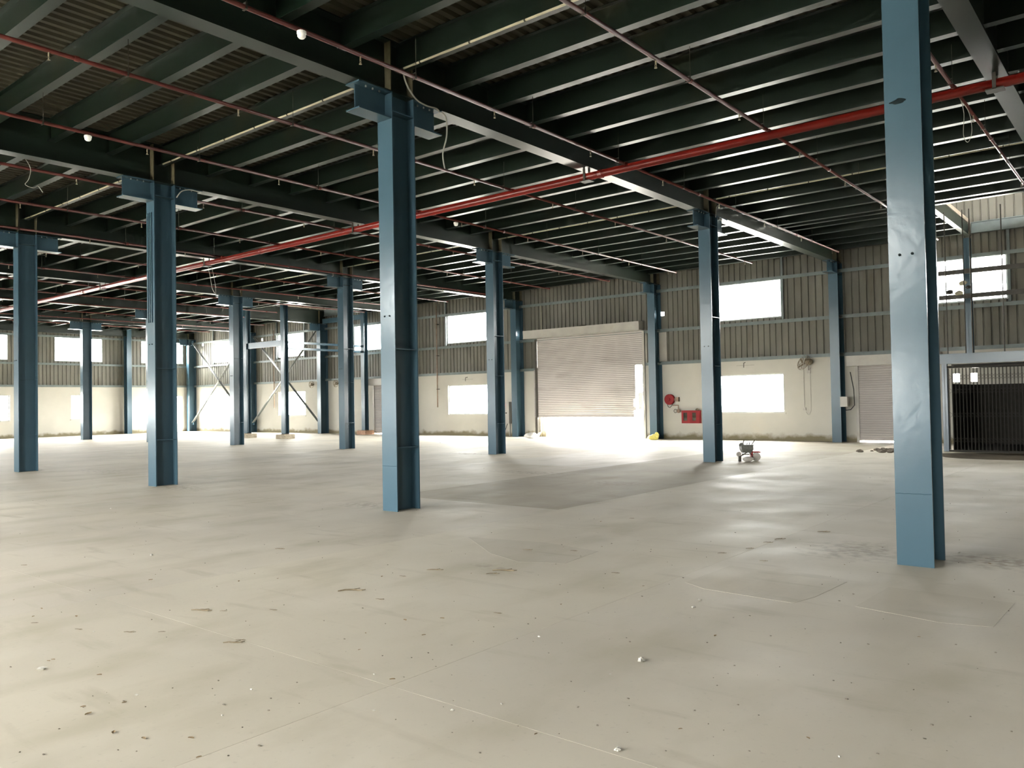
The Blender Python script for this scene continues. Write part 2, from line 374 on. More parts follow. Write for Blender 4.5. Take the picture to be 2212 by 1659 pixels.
# coping ledge on top of the plaster, girts
for a, b in zip([WL, *[XC(k) for k in range(7, -2, -1)]], [*[XC(k) for k in range(7, -2, -1)], WR]):
    if b-a < .5: continue
    for z in (4.45, 5.88+.2, 3.18):
        if z == 3.18 and not (a < -50 or b > -9.2): pass
        zz = {4.45: 4.47, 6.08: 6.09, 3.18: 3.13}[round(z, 2)]
        hs = [(c, d) for (c, d, e, f) in ([BIG]) if e < zz < f and a-.01 <= c and d <= b+.01]
        segs = [(a, b)] if not hs else [(a, hs[0][0]), (hs[0][1], b)]
        for (p, q) in segs:
            if q-p > .2: build('girt', MB().box(p, q, -.10, -.015, zz-.045, zz+.015).box(p, q, -.10, -.085, zz-.11, zz-.045), 'girt', trim_back)
for zz in (4.47, 6.16, 3.13):
    ys = [WF, 4.2, 9.6, 14.9, 20.3, 24.9, WB]
    for a, b in zip(ys, ys[1:]):
        build('girt', MB().box(.015, .10, a, b, zz-.045, zz+.015).box(.085, .10, a, b, zz-.11, zz-.045), 'girt', trim_left)
# vertical window jamb posts in the cladding, floor-level ledge of plaster
for w in win:
    if w[0] == 'b' and w[3] > 4:
        for u in (w[1]-.05, w[2]+.05):
            build('jamb_post', MB().box(u-.04, u+.04, -.085, -.015, 4.5, 6.9), 'girt', trim_back)
# ---- windows
wn = 0
def window(wall, u0, u1, z0, z1, lower):
    global wn
    wn += 1
    W, H = u1-u0, z1-z0; t = .045; mb = MB()
    for (a, b, c, d) in ((0, W, 0, t), (0, W, H-t, H), (0, t, t, H-t), (W-t, W, t, H-t)): mb.box(a, b, -.03, .03, c, d)
    off = .1 if lower else .03
    loc, rz = {'b': ((u0, WB+off, z0), 0), 'l': ((WL-off, u0, z0), math.pi/2), 'f': ((u0, WF-off, z0), 0), 'r': ((WR+off, u0, z0), math.pi/2)}[wall]
    r = tag(ob('window_%d' % wn, None, None, loc, (0, 0, rz)), kind='structure')
    build('frame', mb, 'frame', r)
    build('pane', MB().box(t, W-t, -.004, .004, t, H-t), 'glass', r)
    um, zm = (u0+u1)/2, (z0+z1)/2
    nrm = {'b': (0, -1, 0), 'l': (1, 0, 0), 'f': (0, 1, 0), 'r': (-1, 0, 0)}[wall]
    p = {'b': (um, WB+.3, zm), 'l': (WL-.3, um, zm), 'f': (um, WF-.3, zm), 'r': (WR+.3, um, zm)}[wall]
    portal('sky_portal', p, W, H, nrm)
    if lower and wall in 'bl':
        s = MB().box(u0-.06, u1+.06, WB-.05, WB+.06, z0-.05, z0) if wall == 'b' else MB().box(WL-.06, WL+.05, u0-.06, u1+.06, z0-.05, z0)
        o = build('sill', s, 'plaster'); o.parent = r; o.matrix_parent_inverse = (Matrix.Translation(loc) @ Matrix.Rotation(rz, 4, 'Z')).inverted()
for w in win: window(w[0], w[1], w[2], w[3], w[4], w[3] < 3)
portal('sky_portal', ((BIG[0]+BIG[1])/2, WB+.4, .45), 5.6, .95, (0, -1, 0))
portal('sky_portal', ((FILL_OPENING_F[0]+FILL_OPENING_F[1])/2, WF-.4, 1.45), 3.4, 2.9, (0, 1, 0))
portal('sky_portal', (WL-.4, 28.27, 1.2), 1.05, 2.4, (1, 0, 0))
portal('sky_portal', ((WL+WR)/2, WF-.4, 9.0), 54, 1.0, (0, 1, 0))
portal('sky_portal', (WR+.4, (WF+WB)/2, 9.0), 30, 1.0, (-1, 0, 0))
# side door at the far corner of the end wall
d2 = tag(ob('door_1', None, None, (WL, 28.75, 0), (0, 0, math.radians(-62))), kind='structure')
build('leaf', MB().box(-.02, .02, -.95, 0, .02, 2.3), 'white', d2); build('handle', MB().tube([(.03, -.85, 1.05), (.09, -.85, 1.05), (.09, -.72, 1.05)], .012, 6), 'black', d2)

# ---- deck: slab above, ribbed sheets below, roof
def in_hole(x, y): return any(h[0] < x < h[1] and h[2] < y < h[3] for h in HOLES)
xs = sorted({WL-.2, WR+.2, *[h[0] for h in HOLES], *[h[1] for h in HOLES]}); ys = [WF-.2, 24.05, WB+.02]
mb = MB()
for a, b in zip(xs, xs[1:]):
    for c, d in zip(ys, ys[1:]):
        if not in_hole((a+b)/2, (c+d)/2): mb.box(a, b, c, d, ZD+.052, ZD+.18)
ceiling = tag(build('ceiling', mb, 'concrete'), kind='structure')
def deck_mesh(w, l):
    def make():
        n = max(1, round(w/.2)); p = w/n; prof = [(0, .05)]
        for i in range(n):
            x = i*p; prof += [(x+p*.22, .05), (x+p*.36, 0), (x+p*.76, 0), (x+p*.9, .05), (x+p, .05)]
        mb = MB()
        for (a, za), (b, zb) in zip(prof, prof[1:]):
            if b-a > 1e-6: mb.quad((a, 0, za), (a, l, za), (b, l, zb), (b, 0, zb))
        return mb.mesh('deck_sheet', 'deck')
    return cached(('deck', round(w, 2), round(l, 2)), make)
gx = [WL, *[XC(k) for k in range(7, -2, -1)], WR]
ycuts = [WF, .4, 5.8, 11.2, 16.6, 21.9, 24.05, WB]
for a, b in zip(gx, gx[1:]):
    if b-a < .35: continue
    for c, d in zip(ycuts, ycuts[1:]):
        a2, b2 = a, b
        for h in HOLES:
            if c >= 24 and a-.01 <= h[0] and h[1] <= b+.01:
                if abs(h[1]-b) < .05: b2 = h[0]
                else: a2 = h[1]
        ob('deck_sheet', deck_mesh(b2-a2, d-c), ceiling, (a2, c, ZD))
tag(build('roof', MB().box(WL-.3, WR+.3, WF-.3, WB+.3, ZR, ZR+.15), 'roof'), kind='structure')

# ================================================================== STEEL COLUMNS
def make_column(loc, label, depth=CD, h=ZG, brackets=(1, 1), stiff=(.95, 2.43, 6.02), bolts=True, weld=None, group=None):
    t = thing('steel_column', label, 'column', loc, group)       # origin: centre of section at the floor
    hw, hd = CW/2, depth/2
    for s in (-1, 1):
        ob('flange', cached(('fl', h), lambda: MB().box(-hw, hw, -.009, .009, 0, h).mesh('flange', 'blue')), t, (0, s*(hd-.009), 0))
    ob('web', cached(('wb', depth, h), lambda: MB().box(-.006, .006, -hd+.018, hd-.018, 0, h).mesh('web', 'blue')), t)
    for z in stiff:
        for s in (-1, 1):
            ob('stiffener', cached(('sf', depth), lambda: MB().box(-hw/2+.006, hw/2-.006, -hd+.018, hd-.018, -.007, .007).mesh('stiffener', 'blue')), t, (s*hw/2, 0, z))
    for i, s in enumerate((-1, 1)):
        if not brackets[i]: continue
        b = ob('bracket', cached('bkw', lambda: MB().box(-.007, .007, 0, .58, 5.92, ZG-.022).mesh('bracket', 'blue')), t, (0, s*hd-(.58 if s < 0 else 0), 0))
        ob('bracket_flange', cached('bkf', lambda: MB().box(-.15, .15, -.02 if False else 0, .62, 5.90, 5.92).mesh('bracket_flange', 'blue')), b, (0, -.04 if s < 0 else 0, 0))
        ob('bracket_top_plate', cached('bkt', lambda: MB().box(-.15, .15, 0, .62, ZG-.022, ZG-.001).mesh('bracket_top_plate', 'blue')), b, (0, -.04 if s < 0 else 0, 0))
        for j in range(3):
            ob('bolt', cached('bolt', lambda: MB().lathe([(.014, 0), (.014, .02), (.008, .03)], 6).mesh('bolt', 'girt')), b, (.09, .14+.13*j, ZG-.05))
    if bolts:
        for x in (-.06, .05):
            ob('bolt', cached('fbolt', lambda: MB().lathe([(.013, 0), (.013, -.012), (.006, -.018)], 6, 'y').mesh('bolt', 'smudge')), t, (x, -hd, 2.93))
    if weld:
        ob('weld_seam', cached('weld', lambda: MB().tube([(-hw+.01+i*.03, -.001, .003*math.sin(i*2.1)) for i in range(11)], .004, 5).mesh('weld_seam', 'blue')), t, (0, -hd, weld))
    return t
row1 = ['nearest tall glossy blue steel column with a dark grease smudge high on its face', 'blue steel column with a pale cable hanging from its right bracket',
        'blue steel column with ribbed conduit strips up its face under the bracket', 'plain blue steel column beside the conduit-striped one, towards the end wall']
row1[0] = 'tall glossy blue steel column with a dark grease smudge high on its face'
row2 = ['blue steel column opposite the dark collapsible lift gate', 'blue steel column beside the small grey wheeled machine', 'blue steel column overlapping the windows next to the large roller shutter',
        'blue steel column in front of the far narrow shutter with concrete-footed post', 'blue steel column nearest the footed lift posts and cross braces', 'blue steel column hidden behind the conduit-striped column',
        'blue steel column standing against the end wall windows']
cols1 = []
for k in range(4): cols1.append(make_column((XC(k), Y1+CD/2, 0), row1[k], weld=(.676 if k < 2 else None), stiff=((6.02,) if k == 0 else (.95, 2.43, 6.02))))
for k in range(0, 7): make_column((XC(k), Y2+CD/2, 0), row2[k], stiff=(.95, 2.43, 3.67, 6.02))
rowb = {0: 'blue wall column inside the lift shaft with the gate', 1: 'blue wall column between the wall fan and the closed narrow shutter', 2: 'blue wall column beside the red fire hose reel and large shutter',
        3: 'blue wall column between the cream control panel and large shutter', 4: 'blue wall column left of the brown drop pipe and window pair', 5: 'blue wall column where the lit deck-opening girder lands',
        6: 'blue wall column between the two cross braces', 7: 'blue corner column where back wall meets end wall'}
for k in range(8):
    make_column((XC(k), Y3+.27, 0), rowb[k], depth=.54, brackets=(1, 0), stiff=(3.1, 4.43, 5.9), bolts=False)
# smudge and conduit strips belong to their columns
build('grease_smudge', MB().blob((0, 0, 0), .06, .002, .026, 3, .5), 'smudge', cols1[0], (-.03, -CD/2-.001, 4.39), smooth=True)
for x in (-.085, -.01, .06):
    for nm, w in (('conduit_strip', .028),):
        mb = MB().box(-w/2, w/2, -.02, 0, 3.38, 5.66)
        for i in range(38): mb.box(-w/2-.004, w/2+.004, -.024, 0, 3.42+i*.06, 3.445+i*.06)
        build(nm, mb, 'blue', cols1[2], (x, -CD/2, 0))
# gable columns on the end wall (flange turned to the room)
for i, y in enumerate((24.9, 14.9, 9.6, 4.2)):
    t = thing('gable_column', ['blue end wall column between the two wide high windows and side door', 'blue end wall column beside the shortest lower window', 'blue end wall column before the middle window pair', 'blue end wall column by the window pair near the front wall'][i], 'column', (WL+.36, y, 0))
    for s in (-1, 1): build('flange', MB().box(-.009, .009, -.15, .15, 0, 7.08), 'blue', t, (s*.21, 0, 0))
    build('web', MB().box(-.2, .2, -.006, .006, 0, 7.08), 'blue', t)

# ================================================================== GIRDERS (along Y) AND FLOOR BEAMS (along X)
gl = ['over the smudged column and the lift gate', 'over the column with hanging cable', 'over the conduit-striped column', 'ending at the cream control panel', 'ending behind the brown drop pipe', 'lit through the far deck opening',
      'ending between the two cross braces', 'at the corner column of the end wall']
def girder(k, label):
    t = thing('floor_girder', label, 'girder', (XC(k), 0, ZG))
    y0, y1, H = WF+.05, Y3+.5, ZD-ZG
    ln = y1-y0
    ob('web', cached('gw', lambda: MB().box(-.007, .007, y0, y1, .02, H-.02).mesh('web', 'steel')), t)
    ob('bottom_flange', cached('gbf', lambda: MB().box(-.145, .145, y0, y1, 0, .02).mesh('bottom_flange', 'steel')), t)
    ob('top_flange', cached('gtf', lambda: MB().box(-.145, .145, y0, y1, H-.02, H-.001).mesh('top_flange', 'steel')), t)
    for yr, dep in ((Y1, CD), (Y2, CD), (Y3, .5)):
        for y in (yr+.009, yr+dep-.009):
            for s in (-1, 1):
                ob('stiffener', cached(('gs', s), lambda: MB().box(min(s*.007, s*.14), max(s*.007, s*.14), -.007, .007, .02, H-.02).mesh('stiffener', 'primer')), t, (0, y, 0))
for k in range(8): girder(k, 'deep dark green steel girder '+gl[k])
girder(-1, 'deep dark green steel girder beside the side wall')
BY = [8.495+1.076*j for j in range(-12, 11)]+[19.255+1.072*j for j in range(1, 10)]
def beam_mesh(l):
    def make():
        H = ZD-ZB
        return MB().box(0, l, -.075, .075, 0, .012).box(0, l, -.075, .075, H-.012, H-.001).box(0, l, -.004, .004, .012, H-.012).mesh('floor_beam', 'steel')
    return cached(('beam', round(l, 3)), make)
bays = [(k, XC(k+1)+.02, XC(k)-.02) for k in range(-1, 7)]
bl = {-1: 'past the smudged column', 0: 'between the smudged column and cable-hung column', 1: 'between the cable-hung and conduit-striped columns', 2: 'over the large roller shutter bay', 3: 'over the brown drop pipe bay',
      4: 'around the far deck opening', 5: 'over the first cross brace bay', 6: 'over the corner bay'}
for k, a, b in bays:
    for y in BY:
        if y < WF+.2: continue
        a2, b2 = a, b
        for h in HOLES:
            if y > 24.05 and h[0] < (h[0]+h[1])/2 and a-.1 < h[0] and h[1] < b+.1:
                if abs(h[1]-b) < .1: b2 = h[0]
                else: a2 = h[1]
        tag(ob('floor_beam', beam_mesh(b2-a2), None, (a2, y, ZB)), 'dark steel floor beam under the ribbed deck '+bl[k], 'beam', 'floor beams '+bl[k])
for i, h in enumerate(HOLES):
    tag(ob('trimmer_beam', beam_mesh(bays[1][2]-bays[1][1]), None, (bays[1 if i == 0 else 5][1], 24.0, ZB)), 'steel beam edging the deck opening '+('above the lift gate' if i == 0 else 'behind the footed posts'), 'beam')
    xe = h[0] if i == 0 else h[1]
    tag(build('trimmer_beam', MB().box(-.075, .075, 24.1, WB-.1, ZB, ZB+.012).box(-.004, .004, 24.1, WB-.1, ZB, ZD-.01), 'steel', None, (xe, 0, 0)), 'steel side beam along the deck opening '+('above the lift gate' if i == 0 else 'near the footed posts'), 'beam')

    tag(build('edge_beam', MB().box(h[0]+.1, h[1]-.1, -.06, .06, 0, .03).box(h[0]+.1, h[1]-.1, -.06, .06, .33, .36).box(h[0]+.1, h[1]-.1, -.01, .01, .03, .33), 'girt', None, (0, 29.42, 6.75)), 'grey edge beam on the back wall across the deck opening '+('above the lift gate' if i == 0 else 'behind the footed posts'), 'beam')

# ================================================================== SPRINKLER PIPES
def ring(r, w, ax, m, name, parent, loc):
    ob(name, cached((name, r, w, ax, m), lambda: MB().lathe([(r, -w/2), (r, w/2)], 12, ax).mesh(name, m)), parent, loc)
MAINY, MAINZ = 13.72, 6.16
main = thing('sprinkler_main', 'thick red sprinkler main pipe crossing under all the girders', 'pipe', (0, MAINY, MAINZ))
build('pipe', MB().tube([(WL+.4, 0, 0), (WR-.1, 0, 0)], .076, 14), 'red', main, smooth=True)
for k in range(-1, 8):
    x = XC(k)
    mb = MB().bar((x-.12, 0, -.09), (x+.12, 0, -.09), .2, .015).bar((x, -.095, -.1), (x, -.095, .16), .05, .01, (0, 1, 0)).bar((x, .095, -.1), (x, .095, .16), .05, .01, (0, 1, 0))
    build('pipe_hanger', mb, 'dark', main)
for i in range(10):
    ring(.088, .09, 'x', 'red', 'coupling', main, (3.0-5.9*i, 0, 0))
for i in range(17):
    x = -2.44-2.87*i+2.87
    zb = 6.215
    kb = math.floor((XC(0)-x)/DX); fr = (XC(0)-x)/DX-kb
    side = 'lift-gate side' if fr < .36 else 'midway' if fr < .67 else 'end-wall side'
    ye = 20.95 if i == 1 else 23.5 if i in (12, 13) else 26.6
    build('tee', MB().box(x-.03, x+.03, -.1, .1, .04, .085), 'red', main)
    for ya, yb, rr, wh in ((WF+.4, MAINY-.105, .03, ''), (MAINY+.105, ye, .027, ' past the main')):
        t = thing('sprinkler_branch', 'thin red sprinkler branch'+wh+' '+side+', '+bl.get(kb, 'by the end wall'), 'pipe', (x, ya, zb), 'thin red sprinkler branches')
        ob('pipe', cached(('br', rr, round(yb-ya, 2)), lambda: MB().tube([(0, 0, 0), (0, yb-ya, 0)], rr, 8).mesh('pipe', 'redthin', True)), t)
        ob('end_cap', cached('brc', lambda: MB().lathe([(.035, -.05), (.035, 0)], 10, 'y').mesh('end_cap', 'redthin')), t, (0, yb-ya, 0))
        for j in range(12):
            y = -3.9+2.72*j-ya
            if y < .2 or y > yb-ya-.2: continue
            hd = ob('sprinkler_head', cached('sph', lambda: MB().tube([(0, 0, -.02), (0, 0, -.08)], .011, 6).lathe([(.006, -.125), (.006, -.1)], 6).tube([(-.012, 0, -.08), (-.014, 0, -.12)], .003, 4).tube([(.012, 0, -.08), (.014, 0, -.12)], .003, 4).mesh('sprinkler_head', 'brass')), t, (0, y, 0))
            ob('deflector', cached('spd', lambda: MB().lathe([(.02, -.128), (.02, -.124)], 10).mesh('deflector', 'brass')), hd)
        for j in range(14):
            y = 8.495+1.076*2.5*(j-5.2)-ya
            if y < .2 or y > yb-ya-.2: continue
            ob('pipe_hanger', cached('brh', lambda: MB().tube([(.036, 0, .03), (.036, 0, .55)], .004, 5).box(-.036, .04, -.012, .012, -.035, -.03).box(.033, .037, -.012, .012, -.035, .05).box(-.038, -.034, -.012, .012, -.035, .05).box(-.038, .04, -.012, .012, .045, .05).mesh('pipe_hanger', 'dark')), t, (0, y, 0))
        for j in range(5):
            y = -1.5+6.1*j-ya
            if .1 < y < yb-ya-.1: ring(.038, .06, 'y', 'redthin', 'coupling', t, (0, y, 0))

# ================================================================== CONDUITS, CABLES, DETECTORS
for yr, nm in ((Y1, 'first column row'), (Y2, 'second column row')):
    for k in range(0, 6):
        a, b = XC(k+1)+.3, XC(k)-.3
        t = thing('conduit', 'pale conduit clipped under the beam '+bl[k]+', '+nm, 'conduit', (0, yr+.13, 6.655), 'conduits on the '+nm)
        build('pipe', MB().tube([(a, 0, 0), (b, 0, 0)], .017, 8), 'cream', t, smooth=True)
        for j in range(7):
            x = a+.35+j*(b-a-.7)/6
            build('clip', MB().lathe([(.023, -.012), (.023, .012)], 8, 'x', (x, 0, 0)).box(x-.004, x+.004, 0, .006, .02, .06), 'dark', t)
def cable(name, pts, r, m, label, cat='cable', group=None):
    """smooth Catmull-Rom tube through points"""
    P = [Vector(p) for p in pts]; out = []
    for i in range(len(P)-1):
        p0, p1, p2, p3 = P[max(i-1, 0)], P[i], P[i+1], P[min(i+2, len(P)-1)]
        for j in range(6):
            t = j/6; out.append(.5*((2*p1)+(p2-p0)*t+(2*p0-5*p1+4*p2-p3)*t*t+(3*p1-p0-3*p2+p3)*t**3))
    out.append(P[-1]); c = P[0]
    return tag(build(name, MB().tube([p-c for p in out], r, 6), m, None, tuple(c), smooth=True), label, cat, group)
xg = XC(1)+.17
cable('flexible_conduit', [(xg, 8.5, 6.66), (xg, 8.56, 6.5), (xg, 8.75, 6.33), (xg, 8.98, 6.285), (xg, 9.2, 6.30), (XC(1)+.13, 9.32, 6.28)], .014, 'cable', 'grey flexible conduit curving round the cable-hung column bracket', 'conduit')
cable('hanging_cable', [(XC(1)+.13, 9.36, 6.30), (XC(1)+.15, 9.45, 6.2), (XC(1)+.16, 9.44, 5.9), (XC(1)+.14, 9.37, 5.62), (XC(1)+.15, 9.4, 5.38)], .011, 'cable', 'pale cable dangling from the girder beside the bracket')
cable('hanging_cable', [(-11.05, 10.4, 6.18), (-11.03, 10.42, 6.02), (-11.06, 10.42, 5.93), (-11.04, 10.43, 5.75)], .011, 'cable', 'short pale cable end tied to a sprinkler branch')
cable('flexible_conduit', [(XC(2)+.17, 8.75, 6.05), (XC(2)+.17, 8.86, 6.2), (XC(2)+.17, 9.05, 6.27), (XC(2)+.16, 9.3, 6.26)], .012, 'cable', 'grey cable arched over the conduit-striped column bracket', 'conduit')
cable('flexible_conduit', [(XC(1)+.17, 19.6, 6.62), (XC(1)+.17, 19.42, 6.5), (XC(1)+.17, 19.36, 6.25)], .012, 'cable', 'grey cable drooping above the column by the wheeled machine', 'conduit')
cable('wire_loop', [(-16.5, 5.95, 6.305), (-16.54, 6.05, 6.15), (-16.55, 6.02, 5.95), (-16.6, 5.98, 5.85), (-16.55, 6.1, 5.8), (-16.6, 6.2, 5.86), (-16.58, 6.28, 5.75)], .006, 'cable', 'tangled wire loop hanging from girder above plain blue column', 'wire')
cable('wire_loop', [(-2.44, 14.1, 6.18), (-2.4, 14.12, 5.95), (-2.42, 14.15, 5.62), (-2.36, 14.15, 5.5), (-2.3, 14.13, 5.66), (-2.33, 14.1, 5.95), (-2.44, 14.12, 6.17)], .005, 'cable', 'long wire loop hanging under the main near the lift gate', 'wire')
cable('wire_loop', [(-23.5, 13.72, 6.045), (-23.45, 13.76, 5.7), (-23.4, 13.8, 5.35), (-23.3, 13.85, 5.2), (-23.25, 13.8, 5.5), (-23.3, 13.72, 6.045)], .007, 'cable', 'tangled wire loop hanging under the main over the far floor', 'wire')
for (x, y), lab in (((-8.1, 5.99), 'white smoke detector on the branch beside the cable-hung girder'), ((-13.87, 5.95), 'white smoke detector on the branch toward the conduit-striped column'), ((-13.9, 14.9), 'white round detector just past the red main')):
    t = thing('smoke_detector', lab, 'detector', (x, y, 6.074))
    build('base', MB().lathe([(.05, .085), (.058, .08), (.058, .05), (.05, .045)], 16), 'white', t); build('dome', MB().lathe([(.05, .045), (.052, .02), (.036, .0), (.03, -.004)], 16), 'white', t, smooth=True)
    build('mount', MB().tube([(0, 0, .08), (0, 0, .11)], .02, 8), 'redthin', t)

# ================================================================== LARGE ROLLER SHUTTER
sh = thing('roller_shutter', 'large grey roller shutter stopped knee-high above bright open doorway', 'shutter', (-19.9, WB-.1, 0))
rnd = random.Random(3)
def slat_mesh(w, h):
    def make():
        mb = MB(); prof = [(-.006, 0), (-.003, h*.08), (.004, h*.3), (.006, h*.5), (.004, h*.72), (-.003, h*.92), (-.006, h)]
        for (ya, za), (yb, zb) in zip(prof, prof[1:]): mb.quad((0, -ya, za), (w, -ya, za), (w, -yb, zb), (0, -yb, zb))
        return mb.mesh('slat', 'shutter', True)
    return cached(('slat', w, h), make)
z, i = .93, 0
while z < 4.42:
    right = -17.42 if z < 3.0 else -16.99
    left = -22.78 if z < 3.0 else -22.56
    if z > 3.3 and rnd.random() < .4: right -= rnd.choice((.03, .06))
    if z < 1.7 and rnd.random() < .5: right -= rnd.choice((0, .05, .1))
    ob('slat', slat_mesh(round(right-left, 2), .083), sh, (left+19.9, 0, z))
    z += .079
build('bottom_bar', MB().box(-2.85, 2.4, -.02, .03, .885, .935), 'shutter', sh)
for s, x in (('l', -22.62), ('r', -17.0)):
    build('guide_rail', MB().box(x+19.9-.05, x+19.9+.05, -.05, -.035, .0, 4.45).box(x+19.9-.05, x+19.9-.04, -.035, .06, 0, 4.45).box(x+19.9+.04, x+19.9+.05, -.035, .06, 0, 4.45), 'hood' if s == 'r' else 'dark', sh)
    if s == 'l': build('gap_light_stop', MB().box(x+19.9-.09, x+19.9-.02, -.01, .115, 0, 4.45), 'dark', sh)  # dark strip added to stop light leaking beside the curtain edge
hb = MB().quad((-3.22, -.32, 4.5), (2.88, -.32, 4.5), (2.88, -.34, 4.86), (-3.22, -.34, 4.86)).quad((-3.22, .1, 4.5), (2.88, .1, 4.5), (2.88, -.32, 4.5), (-3.22, -.32, 4.5)).quad((-3.22, -.34, 4.86), (2.88, -.34, 4.86), (2.88, .1, 4.9), (-3.22, .1, 4.9))
for x in (-3.22, 2.88): hb.quad((x, .1, 4.5), (x, -.32, 4.5), (x, -.34, 4.86), (x, .1, 4.9))
build('hood', hb, 'hood', sh)
build('hood_lip', MB().box(-3.22, 2.88, -.335, -.318, 4.49, 4.53), 'hood', sh)
build('hood_dent', MB().blob((.1, -.345, 4.87), .22, .02, .02, 4, .4), 'dark', sh)
build('torn_flap', MB().quad((2.62, -.03, 1.9), (2.66, -.1, 1.2), (2.86, -.08, 1.25), (2.84, -.03, 1.95)), 'sack', sh)
tag(build('kerb_block', MB().box(-23.0, -22.25, WB+.06, WB+.5, -.12, .86), 'plaster'), kind='structure')
for q, (x0, x1) in enumerate(((-23.35, -22.78), (-17.0, -16.45))):
    tag(build('trim_%d' % (q+3), MB().box(x0, x1, WB-.06, WB-.002, 0, 3.0), 'plaster'), kind='structure')
build('loose_sheet', MB().box(-16.3, -15.95, -.055, -.04, 3.16, 4.35), 'hood', trim_back)
build('drop_wire', MB().tube([(-22.3, -.112, 4.9), (-22.3, -.112, 6.0)], .012, 6), 'cream', trim_back)

# narrow closed shutters
for i, (a, b, c, d) in enumerate(SM):
    t = thing('roller_shutter', ['narrow closed grey shutter with light slit, beside the lift gate', 'narrow closed grey shutter with light slit, behind the footed posts'][i], 'shutter', ((a+b)/2, WB-.08, 0))
    w = b-a+.06; z = .09
    while z < 2.68:
        ob('slat', slat_mesh(round(w, 2), .083), t, (-w/2, 0, z)); z += .079
    build('bottom_bar', MB().box(-w/2, w/2, -.02, .03, .06, .1), 'shutter', t)
    for s in (-1, 1): build('guide_rail', MB().box(s*(w/2+.02)-.045, s*(w/2+.02)+.045, -.045, .07, 0, 2.7), 'hood', t)
    hw = w/2+.3
    build('hood', MB().box(-hw, hw, -.3, .08, 2.65, 3.0), 'hood', t)

# ================================================================== LIFT FRAMES
def hpost(name, parent, x, y, z0, z1, m='blue', w=.24):
    return build(name, MB().box(-w/2, w/2, -w/2, -w/2+.012, 0, z1-z0).box(-w/2, w/2, w/2-.012, w/2, 0, z1-z0).box(-.005, .005, -w/2, w/2, 0, z1-z0), m, parent, (x, y, z0))
t = thing('goods_lift', 'blue steel goods lift frame on concrete footings under the far deck opening', 'lift', (-35.8, 26.5, 0))
for (x, y) in ((-34.08, 23.95), (-37.35, 23.95), (-34.0, 29.0)):
    hpost('post', t, x+35.8, y-26.5, .22, 6.68, w=.27)
    f = build('footing', MB().box(-.36, .36, -.3, .3, 0, .215), 'concrete' if y < 25 else 'brick', t, (x+35.8, y-26.5, 0))
    build('mortar', MB().blob((0, 0, .225), .2, .2, .03, int(x*7) % 9, .3), 'soil', f)
for z in (4.62, 4.98): pass
build('rail', MB().box(-37.3+35.8, -34.15+35.8, -.06, .06, 0, .3), 'blue', t, (0, 23.95-26.5, 4.6))
for zz in (4.42, 4.72): build('rail', MB().box(-.05, .05, 24.05-26.5, 29.2-26.5, 0, .11), 'blue', t, (-34.05+35.8, 0, zz))
build('top_rail', MB().box(-34.1+35.8, XC(5)+.2+35.8, -.06, .06, 0, .28), 'blue', t, (0, 29.25-26.5, 6.3))
t = thing('goods_lift', 'blue steel goods lift frame with front beam above the collapsible gate', 'lift', (-3.4, 27.0, 0))
GY = 25.4-27.0
build('front_beam', MB().box(-1.72, 1.5, -.06, .08, 0, .02).box(-1.72, 1.5, -.06, .08, .26, .28).box(-1.72, 1.5, -.01, .0, .02, .26), 'blue', t, (0, GY, 2.46))
hpost('post', t, -1.6, GY+.05, 0, 2.46, w=.13)
hpost('post', t, -1.22, GY+1.6, 2.7, 6.2, w=.2)
for x in (-1.72, -1.5, -1.05, -.88, -.12): build('guide_rod', MB().tube([(x, GY+.03, 2.74), (x, GY+.03, 6.75)], .016, 6), 'dark', t)
for zz in (5.0, 4.3): build('rail', MB().box(-1.75, 1.5, -.03, .03, 0, .13), 'dark', t, (0, GY+.35, zz))
for q, (x, z, s) in enumerate(((-1.12, 4.72, .1), (-1.45, 4.5, .09), (-1.22, 4.45, .1), (-.98, 4.6, .07))): build('hoist_gear', MB().blob((x, GY+.25, z), s, s*.7, s*.7, q, .3), 'cream' if q in (0, 2) else 'dark', t)
# lift car behind the gate
t = thing('lift_car', 'dark steel lift car standing behind the collapsible gate', 'lift', (-3.4, 27.3, 0))
build('floor_pan', MB().box(-1.45, 1.45, -1.65, 1.6, 0, .04), 'gate', t)
build('side_panel', MB().box(-1.47, -1.45, -1.65, 1.6, .04, 1.9), 'gate', t); build('side_panel', MB().box(1.43, 1.45, -1.65, 1.6, .04, 2.42), 'gate', t)
build('back_panel', MB().box(-1.45, 1.43, 1.58, 1.6, .04, 1.9), 'gate', t)
build('car_roof', MB().box(-1.47, 1.45, -1.65, 1.6, 2.42, 2.45), 'gate', t)
# collapsible gate
g = thing('collapsible_gate', 'dark rusty collapsible lattice gate closing the lift', 'gate', (-3.4, 25.42, 0))
xs_ = [-1.5+.088*i for i in range(34)]
for x in xs_:
    ob('bar', cached('gbar', lambda: MB().box(-.012, -.004, -.014, .014, .05, 2.33).box(.004, .012, -.014, .014, .05, 2.33).mesh('bar', 'gate')), g, (x, 0, 0))
for z0 in (.25, .95, 1.62, 2.0):
    for i in range(0, 32, 1):
        for s in (0, 1):
            ob('lattice_strip', cached(('gl', s), lambda: MB().bar((0, -.018+.036*s, 0 if s else .16), (.176, -.018+.036*s, .16 if s else 0), .004, .018, (0, 1, 0)).mesh('lattice_strip', 'gate')), g, (xs_[i], 0, z0))
build('top_track', MB().box(-1.55, 1.5, -.03, .03, 2.34, 2.4), 'gate', g); build('bottom_track', MB().box(-1.55, 1.5, -.03, .03, 0, .045), 'gate', g)
# dirt apron in front of the gate
o = build('dirt_apron', MB().blob((-3.0, 23.9, 0), 2.2, 1.3, .012, 5, .12, 24, 6, 0), 'dirt'); tag(o, 'strip of brown dirt on the floor before the lift gate', 'dirt', kind='stuff')

